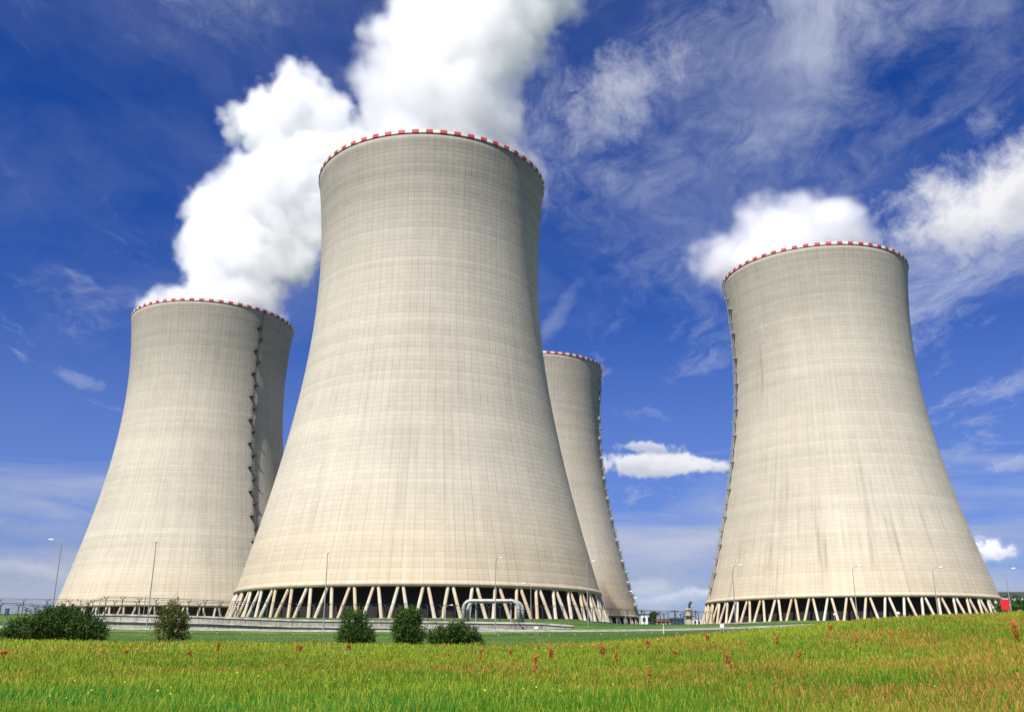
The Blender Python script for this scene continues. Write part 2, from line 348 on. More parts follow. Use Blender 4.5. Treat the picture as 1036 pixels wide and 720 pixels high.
# ------------------------------------------------------------------ cooling towers
RT, ZT, B1, B2, HT, ZB = 38.67, 119.07, 99.03, 96.7, 155., 8.54
def prof(z): return RT * math.sqrt(1 + ((z - ZT) / (B1 if z < ZT else B2)) ** 2)
def slope(z): return (prof(z + .1) - prof(z - .1)) / .2
_leg = None
def tower(cx, cy, cz, label, seed, warm, dark, grid, streak, ladder_ang, phase):
    root = empty('cooling_tower', (cx, cy, cz)); tag(root, label, 'cooling tower', 'cooling towers of the power station')
    face = math.atan2(-cy, -cx)
    ms = concrete_shell('shell_concrete', seed, warm, dark, grid, streak)
    b = MB(); zs = [ZB + (HT - 1.3 - ZB) * k / 90 for k in range(91)]
    pr = [(prof(ZB) - 1.2, ZB), (prof(ZB) + .25, ZB), (prof(ZB) + .25, ZB + 1.1), (prof(ZB + 1.2), ZB + 1.2)] + [(prof(z), z) for z in zs[1:]]
    pr += [(prof(HT) - .8, HT - 1.3)] + [(prof(z) - .8, z) for z in zs[-2:0:-6]] + [(prof(ZB) - 1.2, ZB)]
    b.lathe(pr, 288); sh = b.build('shell', ms, root, smooth=True)
    for e_ in (): pass
    b = MB(); nb = 56 * 2; r = prof(HT)
    for k in range(nb):
        a0 = 2 * PI * k / nb + phase; a1 = a0 + 2 * PI / nb
        b.lathe([(r - .8, HT - 1.3), (r + .10, HT - 1.12), (r + .10, HT), (r - .8, HT), (r - .8, HT - 1.3)], 3, k % 2, a0, a1)
    b.build('rim_band', [M_red, M_white], root)
    # slanting legs in pairs carry the shell
    global _leg
    npair = 55; first = None
    r0, r1 = prof(0), prof(ZB) - .45
    for i in range(npair):
        am = phase + 2 * PI * i / npair
        dd = (am - face + PI) % (2 * PI) - PI
        if abs(dd) > R(112): continue
        for sgn in (-1, 1):
            if _leg is None: _leg = {}
            if sgn not in _leg:
                q = MB(); a_t = sgn * .60 / r1; a_b = sgn * 2.62 / r0
                q.tube([(r0 * math.cos(a_b), r0 * math.sin(a_b), -.6), (r1 * math.cos(a_t), r1 * math.sin(a_t), ZB + .12)], [.50, .44], 8)
                q.box((r0 * math.cos(a_b), r0 * math.sin(a_b), -.1), (1.6, 1.5, .9), a_b)
                lg = q.build('leg', M_leg, root); _leg[sgn] = lg; lg.rotation_euler = (0, 0, am)
            else: shared(_leg[sgn], 'leg', root, rz=am)
    b = MB(); b.lathe([(r0 - 6.5, -.8), (r0 + 1.8, -.8), (r0 + 1.8, .25), (r0 - 6.5, .25)], 144); b.build('foundation', M_wall, root)
    b = MB(); b.lathe([(prof(ZB) - 3.2, .25), (prof(ZB) - 3.2, ZB - .3), (prof(ZB) - 1.25, ZB + .1)], 144); b.build('shade_fill_wall', M_dark, root)  # inner fill wall, its near-black colour standing in for shade under the shell
    # ladder with platforms
    b = MB(); ca, sa = math.cos(ladder_ang), math.sin(ladder_ang); tx, ty = -sa, ca
    zz_ = [14 + k * 4.4 for k in range(32)] + [HT]
    for s_ in (-.42, .42):
        b.tube([((prof(z) + .75) * ca + tx * s_, (prof(z) + .75) * sa + ty * s_, z) for z in zz_], .07, 6)
        b.tube([((prof(z) + 1.5) * ca + tx * s_, (prof(z) + 1.5) * sa + ty * s_, z) for z in zz_], .06, 5)
    z = 14.
    while z < HT - 1:
        rr = prof(z)
        b.box(((rr + 1.1) * ca, (rr + 1.1) * sa, z), (.9, 1.0, .08), ladder_ang); z += 1.5
    mlad = M_rust if seed == 1. else M_steel; lad = b.build('ladder', mlad, root)
    pm = None; k = 0; z = 15.
    while z < HT - 6:
        if pm is None:
            q = MB(); q.box((.7, 0, 0), (1.5, 1.9, .22)); q.box((.25, 0, -.7), (.5, .25, 1.3))
            for yy in (-.9, 0, .9): q.tube([(1.5, yy, 0), (1.5, yy, 1.15)], .06, 5)
            for yy in (-.9, .9): q.tube([(.1, yy, 1.15), (1.5, yy, 1.15), (1.5, 0, 1.15)], .06, 5); q.tube([(.1, yy, 0.0), (.1, yy, 1.15)], .06, 5)
            q.box((1.5, 0, .15), (.06, 1.8, .3))
            pm = q.build('platform', mlad, lad); o = pm
        else: o = shared(pm, 'platform', lad)
        off = (1.0 if k % 2 else -1.0)
        o.location = ((prof(z)) * ca + tx * off, (prof(z)) * sa + ty * off, z); o.rotation_euler = (0, 0, ladder_ang)
        k += 1; z += 5.9
    return root
def sil(cx, cy, cz, z, sgn):
    D = math.hypot(cx, cy); q = -(prof(z) - slope(z) * (z + cz)) / D
    return math.atan2(cy, cx) - sgn * math.acos(q)
TW = dict(A=(-158.4, 465.5, 8.49), B=(-29.4, 308.7, 7.15), C=(140.1, 400.9, 9.18), D=(14.3, 545.7, 7.1))
def face(k): return math.atan2(-TW[k][1], -TW[k][0])
tower(*TW['A'], 'pale concrete cooling tower with dark ladder platforms running down its visible face', 1., .5, .24, .20, .30, face('A') + R(33), .013)
tower(*TW['B'], 'largest pale concrete cooling tower, behind the curved pipe, front of the group', 2., .65, .26, .17, .26, face('B') + R(165), .03)
tower(*TW['C'], 'cooling tower with blotchy grey streaks standing alone to the right beside the red board', 3., .5, .12, .13, .85, sil(*TW['C'], 70, -1) + R(13.0), .05)
tower(*TW['D'], 'farthest cooling tower, half hidden behind the middle one', 4., 1., .12, .22, .26, sil(*TW['D'], 70, 1) - R(12.0), .02)

# ------------------------------------------------------------------ steam
def steam(name, label, blobs, res, dens, seed, amp=24., fs=.022, rag_=1.0, gain=2.2):
    me = bpy.data.meshes.new(name); me.from_pydata([(0, 0, 0)], [], []); o = bpy.data.objects.new(name, me); COL.objects.link(o)
    tag(o, label, 'steam', kind='stuff')
    lo_ = [min(b[0][i] - b[1] * 1.35 for b in blobs) for i in range(3)]; hi_ = [max(b[0][i] + b[1] * 1.35 for b in blobs) for i in range(3)]
    ng = bpy.data.node_groups.new(name, 'GeometryNodeTree'); ng.interface.new_socket('Geometry', in_out='OUTPUT', socket_type='NodeSocketGeometry')
    t = NT(ng); pos = t.n('GeometryNodeInputPosition').outputs[0]
    pp = t.v('ADD', pos, (seed * 100., 0., 0.))
    n1 = t.noise(pp, fs, 3, .5, 0., 'Color'); n3 = t.noise(pp, fs * 3.2, 6, .62, 0., 'Color'); n2 = t.noise(pp, fs * 5.5, 7, .66)
    wv = t.v('ADD', t.v('SCALE', t.v('SUBTRACT', n1, (.5, .5, .5)), amp * 1.9), t.v('SCALE', t.v('SUBTRACT', n3, (.5, .5, .5)), amp * 1.25)); P = t.v('ADD', pos, wv)
    fld = None
    for b in blobs:
        c, r, k = b[0], b[1], b[2]
        d = t.v('DISTANCE', P, tuple(c)); q = t.m('MAXIMUM', t.m('SUBTRACT', 1., t.m('DIVIDE', d, r)), 0.)
        q = t.m('SUBTRACT', t.m('MULTIPLY', q, 1.6 * r / 20.), (1. - k) * .9)
        fld = q if fld is None else t.m('MAXIMUM', fld, q)
    fld = t.m('MINIMUM', fld, 1.5)
    dn = t.m('SUBTRACT', fld, t.m('MULTIPLY', t.m('SUBTRACT', n2, .25), rag_))
    dn = t.m('MINIMUM', t.m('MULTIPLY', t.m('MAXIMUM', dn, 0.), gain), 1.)
    vc = t.n('GeometryNodeVolumeCube'); t.put(vc.inputs['Density'], dn)
    vc.inputs['Min'].default_value = lo_; vc.inputs['Max'].default_value = hi_
    for i, ax in enumerate('XYZ'): vc.inputs['Resolution ' + ax].default_value = min(230, max(8, int((hi_[i] - lo_[i]) / res)))
    m = bpy.data.materials.new('steam_vapour'); m.use_nodes = True; mt = NT(m.node_tree); m.node_tree.nodes.remove(m.node_tree.nodes['Principled BSDF'])
    pv = mt.n('ShaderNodeVolumePrincipled'); pv.inputs['Color'].default_value = (.9975, .9975, .9978, 1); pv.inputs['Density'].default_value = dens; pv.inputs['Anisotropy'].default_value = -.15
    m.node_tree.links.new(pv.outputs[0], m.node_tree.nodes['Material Output'].inputs['Volume'])
    me.materials.append(m)
    sm = t.n('GeometryNodeSetMaterial'); sm.inputs['Material'].default_value = m; ng.links.new(vc.outputs[0], sm.inputs[0])
    go = t.n('NodeGroupOutput'); ng.links.new(sm.outputs[0], go.inputs[0])
    md = o.modifiers.new('vapour', 'NODES'); md.node_group = ng
    return o
def bl(px, py, Y, rpx, k=1.): p = at(px, py, Y); return (tuple(p), rpx / F * p.length, k)
steam('steam_plume', 'thick white steam rising from the left tower and drifting behind the middle tower',
      [bl(185, 318, 462, 42), bl(225, 308, 466, 52), bl(262, 312, 470, 42), bl(240, 262, 470, 60), bl(285, 258, 474, 52), bl(232, 215, 474, 44), bl(275, 205, 478, 62), bl(318, 215, 480, 50), bl(310, 170, 480, 48), bl(345, 155, 482, 44),
       bl(262, 118, 484, 44), bl(300, 108, 486, 44), bl(282, 148, 484, 34, .7), bl(335, 120, 488, 42, .7)], 1.3, .10, 1, rag_=1.65, gain=2.0)
steam('steam_plume', 'thick white steam pouring from the middle tower and leaning right up out of the picture',
      [bl(380, 158, 305, 62), bl(430, 150, 308, 72), bl(480, 158, 312, 62), bl(425, 105, 312, 72), bl(470, 95, 314, 72), bl(405, 100, 312, 50), bl(455, 50, 318, 76), bl(495, 60, 320, 62), bl(480, 5, 322, 80), bl(535, 20, 326, 56, .8), bl(440, 15, 322, 52), bl(510, -40, 330, 80, .9),
       bl(515, 140, 316, 46, .85), bl(575, -5, 334, 50, .72), bl(545, 70, 330, 40, .62), bl(553, 165, 322, 26, .62)], 1.2, .10, 2, rag_=1.8, gain=1.6)
steam('steam_plume', 'small soft white steam cloud hanging over the top of the right tower',
      [bl(765, 262, 402, 50), bl(800, 250, 404, 52), bl(730, 262, 400, 44, .85), bl(850, 244, 406, 44, .85), bl(775, 232, 402, 40, .85), bl(712, 280, 398, 26, .6), bl(825, 256, 404, 48), bl(870, 238, 408, 30, .6)], 1.4, .085, 3, rag_=1.1, gain=1.2)

# ------------------------------------------------------------------ concrete retaining wall in front of the towers
def wall():
    pts = [(-1500, 622.5, 622.5), (60, 622.0, 642), (110, 620.6, 642), (165, 621.8, 642), (210, 623.0, 643), (300, 626.4, 643), (400, 627.6, 643), (480, 628.6, 643), (545, 629.6, 642), (586, 632.6, 640)][1:]
    Y = 185.2; fr = []
    for px, t, b_ in pts:
        P = at(px, t, Y); fr.append((P.x, P.z, at(px, b_, Y).z - .6))
    xs = np.arange(fr[0][0], fr[-1][0], 1.5); top = np.interp(xs, [f[0] for f in fr], [f[1] for f in fr]); bot = np.interp(xs, [f[0] for f in fr], [f[2] for f in fr])
    root = empty('retaining_wall', (xs[0], Y, float(bot[0])))
    tag(root, 'long low weathered concrete wall with coping below the tower legs', 'wall')
    def strip(name, dy0, dy1, zt, zb, m, parent=root):
        b = MB(); n = len(xs)
        for i in range(n):
            for dy, zz1 in ((dy0, zb[i]), (dy0, zt[i]), (dy1, zt[i]), (dy1, zb[i])): b.v.append((xs[i] - xs[0], dy, zz1 - float(bot[0])))
        for i in range(n - 1):
            for k in range(4): b.f.append((i * 4 + k, i * 4 + (k + 1) % 4, i * 4 + 4 + (k + 1) % 4, i * 4 + 4 + k)); b.mi.append(0)
        b.f += [(0, 1, 2, 3), tuple(4 * (n - 1) + k for k in (3, 2, 1, 0))]; b.mi += [0, 0]
        return b.build(name, m, parent)
    strip('wall_face', -.25, .35, top - .3, bot, M_wall2)
    strip('coping', -.42, .5, top, top - .297, M_cope)
    strip('ledge', -.60, -.253, top - 1.28, top - 1.46, M_cope)
    return root
def wall_material():
    m, t, p = mat('retaining_wall_concrete', (.30, .28, .25), .92)
    co = t.n('ShaderNodeTexCoord').outputs['Object']; x, y, z = t.xyz(co)
    st = t.noise(t.comb(t.m('MULTIPLY', x, 1.6), 0., t.m('MULTIPLY', z, .35)), 1., 6, .65)
    bl_ = t.noise(co, .12, 4)
    fx = t.m('FRACT', t.m('MULTIPLY', x, 1 / 3.)); j = t.smooth(t.m('ABSOLUTE', t.m('SUBTRACT', fx, .5)), .47, .495)
    f = t.m('ADD', t.m('MULTIPLY', st, .7), t.m('MULTIPLY', bl_, .5))
    c = t.mix(t.smooth(f, .35, .85), (.13, .12, .105), (.40, .375, .33)); c = t.mix(t.m('MULTIPLY', j, .7), c, (.06, .055, .05)); t.put(p.inputs['Base Color'], c)
    return m
M_wall2 = wall_material(); M_cope = mat('coping_concrete', (.40, .38, .34), .9, vary=.4, vscale=.5)[0]
wall()

# ------------------------------------------------------------------ guardrail along the road
def polyground(pxs, Y): return [(at(518, 640, Y).x + (px - 518) / 983. * Y) for px in pxs]
def guardrail(x0, x1, Y, label, post_h=.72, white=()):
    root = empty('guardrail', (x0, Y, gz(x0, Y))); tag(root, label, 'guardrail'); o = Vector(root.location)
    xs = np.arange(x0, x1, 2.0); zg = ground(xs, np.full_like(xs, Y))
    zs = np.convolve(np.pad(zg, 3, mode='edge'), np.ones(7) / 7, 'valid')
    b = MB()
    pr = [(-.06, .42), (-.10, .49), (-.06, .56), (-.06, .60), (-.10, .67), (-.06, .74), (-.02, .74), (-.02, .42)]
    n = len(pr)
    for i, x in enumerate(xs):
        for dy, dz in pr: b.v.append((x - o.x, dy, zs[i] + dz - o.z))
    for i in range(len(xs) - 1):
        for k in range(n): b.f.append((i * n + k, i * n + (k + 1) % n, (i + 1) * n + (k + 1) % n, (i + 1) * n + k)); b.mi.append(0)
    b.build('rail', M_rail, root)
    q = MB(); q.box((0, .06, -.1), (.12, .10, 1.7)); pm = None
    for i in range(0, len(xs), 2):
        l = (xs[i] - o.x, 0.03, zs[i] - o.z)
        if pm is None: pm = q.build('post', M_rail, root, loc=l)
        else: shared(pm, 'post', root, l)
    return root
M_rail = mat('rail_zinc', (.33, .32, .29), .6, .1, vary=.2)[0]
guardrail(at(-40, 640, 151).x, at(905, 640, 151).x, 151.2, 'long galvanised steel guardrail on short posts beside the road')

# ------------------------------------------------------------------ security fence with barbed wire on angled arms
def fence(pts, label, step, h, seed=0):
    P = [at(px, 640, Y) for px, Y in pts]; L = []
    for a, b_ in zip(P[:-1], P[1:]):
        n = max(1, int((b_ - a).length / step)); L += [a.lerp(b_, k / n) for k in range(n)]
    L.append(P[-1]); L = L[:100]
    for p in L: p.z = gz(p.x, p.y)
    root = empty('security_fence', tuple(L[0])); tag(root, label, 'fence', 'barbed wire security fences'); o = L[0].copy()
    q = MB(); q.tube([(0, 0, -.3), (0, 0, h)], .09, 6)
    for s_ in (-1, 1): q.tube([(0, 0, h), (s_ * .55, s_ * -.15, h + .62)], .07, 5)
    pm = None
    for p in L:
        if pm is None: pm = q.build('post', M_rust2, root, loc=tuple(p - o))
        else: shared(pm, 'post', root, tuple(p - o))
    b = MB(); r = .014
    for k in range(13):
        b.tube([tuple(p - o + Vector((0, 0, .15 + k * (h - .2) / 12))) for p in L], r, 3)
    for s_ in (-1, 1):
        for f in (.5, 1.): b.tube([tuple(p - o + Vector((s_ * .55 * f, s_ * -.15 * f, h + .62 * f))) for p in L], .03, 3)
    for p, q2 in zip(L[:-1], L[1:]):
        for k in range(5):
            c = p.lerp(q2, (k + .5) / 5) - o; b.tube([tuple(c), tuple(c + Vector((0, 0, h)))], r * .8, 3)
    b.build('wire', M_rust2, root)
    return root
M_rust2 = mat('fence_steel', (.045, .045, .05), .6, .3)[0]
fence([(-60, 176), (120, 188), (300, 200), (460, 212), (600, 232), (722, 262)], 'long dark wire fence with V-shaped barbed wire arms between wall and towers', 2.9, 3.0)
fence([(-30, 206), (90, 214), (240, 226)], 'shorter wire fence standing behind the other fence by the ladder tower', 4.2, 2.6)

# ------------------------------------------------------------------ street lamps
def lamp(px, ptop, Y, hook, label, hs=1.):
    top = at(px, ptop, Y); zg = gz(top.x, Y); H = top.z - zg
    root = empty('street_lamp', (top.x, Y, zg)); tag(root, label, 'street lamp', 'tall street lamps by the towers'); hs = hs * .85
    b = MB(); d = Vector((math.cos(hook), math.sin(hook), 0)); Ra = .9 * hs
    pts = [Vector((0, 0, -.2)), Vector((0, 0, H * .35)), Vector((0, 0, H - Ra))]
    for k in range(1, 6):
        a = PI / 2 * k / 5 * 1.0; pts.append(Vector((0, 0, H - Ra)) + d * Ra * (1 - math.cos(a)) + Vector((0, 0, Ra * math.sin(a))))
    pts.append(pts[-1] + d * .5 * hs)
    b.tube(pts, [.12, .10, .07] + [.055] * 6, 8); b.build('pole', M_pole, root)
    e = pts[-1]; b = MB(); M = Matrix.Translation(e) @ Matrix.Rotation(hook, 4, 'Z') @ Matrix.Rotation(-.1, 4, 'Y')
    ring = []
    for xx, ww, hh in ((-.1, .08, .06), (.05, .20, .12), (.35, .27, .17), (.65, .24, .15), (.85, .10, .07)):
        ring.append([(M @ Vector((xx * hs, math.cos(a) * ww * hs, math.sin(a) * hh * hs))) for a in [2 * PI * k / 10 for k in range(10)]])
    vs = [p for r_ in ring for p in r_]; fs = [(i * 10 + k, i * 10 + (k + 1) % 10, i * 10 + 10 + (k + 1) % 10, i * 10 + 10 + k) for i in range(4) for k in range(10)] + [tuple(range(10))[::-1], tuple(40 + k for k in range(10))]
    b.add(vs, fs); b.build('lamp_head', M_lampw, root, smooth=True)
    b = MB(); b.box((0, -.14, .9), (.16, .06, .5)); b.build('hatch', M_steel, root)
    return root
LAMPS = [(63, 546, 152, PI, 'tall lamp with head turned left against the sky beside the leftmost tower', 1.15),
 (158, 549, 156, R(-70), 'tall lamp rising behind the sparse sapling before the ladder tower', 1.),
 (331.5, 560, 166, R(-75), 'tall lamp in front of the left half of the middle tower', 1.),
 (501.5, 565, 178, R(-50), 'tall lamp standing just behind the curved pipe', 1.),
 (593.5, 568, 190, R(-30), 'tall lamp before the right edge of the middle tower', 1.),
 (537, 590, 214, R(180), 'shorter lamp with head turned left at the right end of the curved pipe', 1.),
 (451, 612, 206, R(-20), 'very short lamp between the bushes and the curved pipe', .9),
 (632, 598, 262, R(0), 'taller of the two lamps before the dark edge of the farthest tower', 1.2),
 (637, 605, 285, R(-20), 'lower of the two lamps before the dark edge of the farthest tower', 1.2),
 (740.5, 572, 196, R(0), 'tall lamp nearest the left edge of the right tower, above the small white box', 1.15),
 (862, 572.5, 196, R(0), 'tall lamp before the middle of the right tower', 1.15),
 (943, 574, 194, R(0), 'tall lamp before the right part of the right tower', 1.15),
 (1016.5, 575, 190, R(0), 'tall lamp against the sky behind the red board', 1.15),
 (101.5, 606, 226, R(-40), 'small lamp before the left foot of the ladder tower', .8),
 (147.5, 602, 226, R(-40), 'small lamp with pale head just left of the sapling', .9)]
for l in LAMPS: lamp(*l)

# ------------------------------------------------------------------ curved overground pipes
def pipes():
    a = at(469, 607.5, 203); c = at(524.5, 607.5, 203); zg = gz((a.x + c.x) / 2, 203) - .5
    root = empty('pipe_bridge', ((a.x + c.x) / 2, 203, zg)); tag(root, 'pair of silver grey pipes rising, crossing and dropping like a staple', 'pipe')
    w2 = (c.x - a.x) / 2; H = a.z - zg; Rr = 1.6
    def loop(dy, dx, r, dh):
        pts = [Vector((-w2 + dx, dy, 0))]
        for k in range(9): an = PI / 2 * k / 8; pts.append(Vector((-w2 + dx + Rr * (1 - math.cos(an)), dy, H - dh - Rr + Rr * math.sin(an))))
        for k in range(9): an = PI / 2 * (1 - k / 8); pts.append(Vector((w2 + dx - Rr * (1 - math.cos(an)), dy, H - dh - Rr + Rr * math.sin(an))))
        pts.append(Vector((w2 + dx, dy, 0)))
        b = MB(); b.tube(pts, r, 14); return b.build('pipe', M_pipe, root, smooth=True), pts
    for dy, dx, r, dh in ((0, 0, .40, 0), (1.6, .9, .36, .12)):
        o, pts = loop(dy, dx, r, dh)
        b = MB()
        for k in (0, 1, 9, 10, 18):
            p = pts[k] if k else pts[0] + Vector((0, 0, .5)); t_ = (pts[min(k + 1, 19)] - pts[max(k - 1, 0)]).normalized()
            b.tube([p - t_ * .09, p + t_ * .09], r + .09, 14)
        b.build('flange', M_steel, root)
    for x in (-w2 + 2.6, w2 - 1.6):
        b = MB(); b.box((x, .8, (H - .5) / 2), (.22, .22, H - .6)); b.box((x, .8, H - .62), (.25, 2.2, .2)); b.build('support', M_steel, root)
pipes()

# ------------------------------------------------------------------ bushes and trees
def leaf_mesh(mb, pts, size, rng):
    for p in pts:
        n = Vector(rng.normal(size=3)); n.z += .5; n.normalize(); a = n.orthogonal().normalized(); a.rotate(Matrix.Rotation(rng.uniform(0, 6.28), 3, n)); c = n.cross(a)
        s_ = size * rng.uniform(.6, 1.35); p = Vector(p)
        mb.add([p - a * s_, p + c * s_ * .42, p + a * s_ + n * s_ * .15, p - c * s_ * .42], [(0, 1, 2, 3)])
def bush(name, cat, label, lobes, x, y, n, size, material, seed, stems=6, group=None):
    rng = np.random.default_rng(seed); z0 = gz(x, y) - .1
    root = empty(name, (x, y, z0)); tag(root, label, cat, group)
    vol = np.array([l[3] * l[4] * l[5] for l in lobes]); pr = vol / vol.sum(); pts = []
    while len(pts) < n:
        i = rng.choice(len(lobes), p=pr); cx, cy, cz, rx, ry, rz = lobes[i]
        d = rng.normal(size=3); d /= np.linalg.norm(d)
        lump = .60 + .66 * float(fbm(d[0] * 2.6 + i * 5 + seed, d[2] * 2.6 + d[1] * 2.)) + .18 * rng.normal() * (rng.random() < .25)
        r = rng.uniform(.45, 1.) ** .45 * lump
        p = (cx + d[0] * rx * r, cy + d[1] * ry * r, cz + d[2] * rz * r)
        if p[2] < .02: continue
        # twiggy clumps
        k = rng.integers(3, 8); q = np.array(p); dr = d * np.array([rx, ry, rz]) * .05 + np.array([0, 0, .03])
        for j in range(k): pts.append(tuple(q + dr * j * .7 + rng.normal(size=3) * size * .8))
    tot = vol.sum()
    for k in range(int(45 + tot * 1.8)):
        i = rng.choice(len(lobes), p=pr); cx, cy, cz, rx, ry, rz = lobes[i]; d = rng.normal(size=3); d[2] = abs(d[2]) + .25; d /= np.linalg.norm(d)
        p0 = np.array([cx + d[0] * rx * .78, cy + d[1] * ry * .78, cz + d[2] * rz * .78]); g_ = d + np.array([0, 0, .5]) + rng.normal(size=3) * .25; g_ /= np.linalg.norm(g_)
        Ls = rng.uniform(.35, 1.35) * (rx + rz) / 3.2
        for j in range(int(10 + Ls * 12)): pts.append(tuple(p0 + g_ * Ls * rng.random() + rng.normal(size=3) * size * .6))
    pts = [q for q in pts if q[2] > 0]
    b = MB(); leaf_mesh(b, pts, size, rng); b.build('crown', material, root)
    b = MB()
    for l in lobes:
        for k in range(stems):
            tip = Vector((l[0] + rng.normal() * l[3] * .45, l[1] + rng.normal() * l[4] * .45, l[2] + l[5] * rng.uniform(.2, .8)))
            base = Vector((l[0] * .35 + rng.normal() * .15, l[1] * .35 + rng.normal() * .15, 0)); mid = base.lerp(tip, .5) + Vector((rng.normal() * .15, rng.normal() * .15, .1 * l[5]))
            b.tube([base, mid, tip], [.09, .05, .015], 5)
    b.build('trunk', M_bark, root)
    return root
V_dark = veg('shrub_leaves_dark', (.018, .044, .006), (.040, .088, .010), (.09, .15, .018), .35, .22)
V_mid = veg('shrub_leaves_mid', (.022, .054, .007), (.050, .105, .012), (.11, .17, .022), .5, .25)
V_sap = veg('sapling_leaves', (.045, .065, .012), (.10, .12, .020), (.22, .20, .035), .6, .3)
def X(px, Y): return at(px, 645, Y).x
s = 120 / 983.
Yb = 119
bush('bush', 'bush', 'widest dark green bush, spreading low before the ladder tower', [(-3.2, 0, 1.3, 3.2, 2.3, 1.7), (.2, 0, 2.2, 3.0, 2.5, 2.2), (3.4, .2, 1.5, 3.0, 2.2, 2.0), (5.0, -.3, .9, 1.5, 1.6, 1.2), (-5.0, 0, .8, 1.6, 1.5, 1.1), (1.5, .5, 2.7, 1.5, 1.5, 1.5)], X(54, Yb), Yb, 26000, .13, V_dark, 3, group='bushes at the edge of the meadow')
bush('sapling', 'tree', 'sparse young tree with yellowish top, between the widest bush and the middle tower', [(0, 0, 1.4, 2.2, 1.6, 1.5), (.1, 0, 2.8, 2.1, 1.5, 1.5), (-.3, 0, 4.1, .95, .9, 1.1), (.1, 0, 5.1, .45, .45, .8), (1.2, 0, .5, 1.4, 1.1, .6), (1.0, .1, 3.3, .9, .8, .9)], X(172, 120), 120, 6500, .12, V_sap, 5, 5)
bush('bush', 'bush', 'feathery upright bush below the left legs of the middle tower', [(0, 0, 1.3, 2.1, 1.7, 1.4), (-.3, 0, 2.7, 1.5, 1.2, 1.6), (1.1, 0, 1.1, 1.5, 1.2, 1.1), (-.8, 0, 3.5, .6, .6, .9), (.7, .2, 3.1, .8, .8, 1.0)], X(359, Yb), Yb, 9500, .12, V_mid, 8, group='bushes at the edge of the meadow')
bush('bush', 'bush', 'dense rounded bush, taller one of the touching pair of bushes', [(0, 0, 1.5, 2.1, 1.8, 1.6), (-.2, 0, 3.0, 1.6, 1.5, 1.5), (.4, .2, 3.6, 1.0, 1.0, 1.1), (-1.1, 0, 2.0, 1.2, 1.2, 1.2)], X(414, Yb), Yb, 11000, .12, V_mid, 12, group='bushes at the edge of the meadow')
bush('bush', 'bush', 'low wide bush joined to the taller bush, below the curved pipe', [(0, 0, 1.2, 2.2, 1.7, 1.4), (1.6, 0, 1.1, 1.8, 1.5, 1.3), (-1.6, 0, 1.0, 1.5, 1.4, 1.2), (.4, 0, 2.0, 1.3, 1.1, .9), (3.0, 0, .6, 1.0, .9, .7)], X(458, Yb), Yb, 11000, .12, V_dark, 15, group='bushes at the edge of the meadow')
bush('bush', 'bush', 'dark bush beside the red board in front of the white hall', [(0, 0, 1.8, 3.6, 2.0, 2.1), (2.8, 0, 1.6, 3.0, 2.0, 2.1), (-1.2, 0, 1.2, 2.0, 1.6, 1.5), (4.8, 0, 2.0, 2.5, 1.8, 2.0)], X(1030, 205), 205, 6000, .22, V_dark, 21)
bush('tree', 'tree', 'small dark tree just right of the little white hut', [(0, 0, 1.6, .8, .8, 1.6), (.2, 0, 2.6, .8, .8, .8), (.9, 0, 3.0, .9, .7, .5)], X(661, 262), 262, 1000, .2, V_dark, 25, 3)

# ------------------------------------------------------------------ small buildings and boards between and beside the towers
def block(name, cat, label, px0, px1, pyt, Y, depth, mw, mr, roof_h=.35, over=.3, win=0, door=False, H=None):
    a = at(px0, pyt, Y); c = at(px1, pyt, Y); cx = (a.x + c.x) / 2; W_ = c.x - a.x; zg = gz(cx, Y) - .3; h = a.z - zg
    root = empty(name, (cx, Y + depth / 2, zg)); tag(root, label, cat)
    b = MB(); b.box((0, 0, (h - roof_h) / 2), (W_, depth, h - roof_h)); b.build('wall', mw, root)
    b = MB(); b.box((0, 0, h - roof_h / 2 + .003), (W_ + over * 2, depth + over * 2, roof_h)); b.build('roof', mr, root)
    for k in range(win):
        x = -W_ / 2 + W_ * (k + .5) / win
        b = MB(); b.box((x, -depth / 2 - .02, h * .55), (min(1.4, W_ / win * .5), .08, 1.0)); b.build('window', M_glass, root)
    if door:
        b = MB(); b.box((W_ * .25, -depth / 2 - .02, 1.3), (1.1, .08, 2.3)); b.build('door', M_blue, root)
    return root
M_glass = mat('window_glass', (.03, .045, .06), .15)[0]
block('hut', 'hut', 'small white hut with flat dark roof beside the farthest tower', 648.5, 660, 620.5, 268, 4, M_hallw, M_roof, .25, .15, 2, True)
block('workshop', 'building', 'long low building with red brown roof between the towers', 664, 682, 625.5, 330, 8, M_tan, M_redroof, 1.0, .3, 4)
block('shed', 'shed', 'low dark blue shed between the red roofed building and the chimney', 680.5, 692, 624.5, 300, 5, M_blue, M_roof, .5, .2, 3)
block('annex', 'building', 'pale low building touching the left foot of the right tower', 701, 709, 625, 296, 5, M_hallw, M_steel, .3, .1, 2)
block('hall', 'hall', 'long white hall with a black roof edge beside the right tower', 1004, 1200, 598.5, 492, 40, M_hallw, M_roof, 2.2, .6, 0)
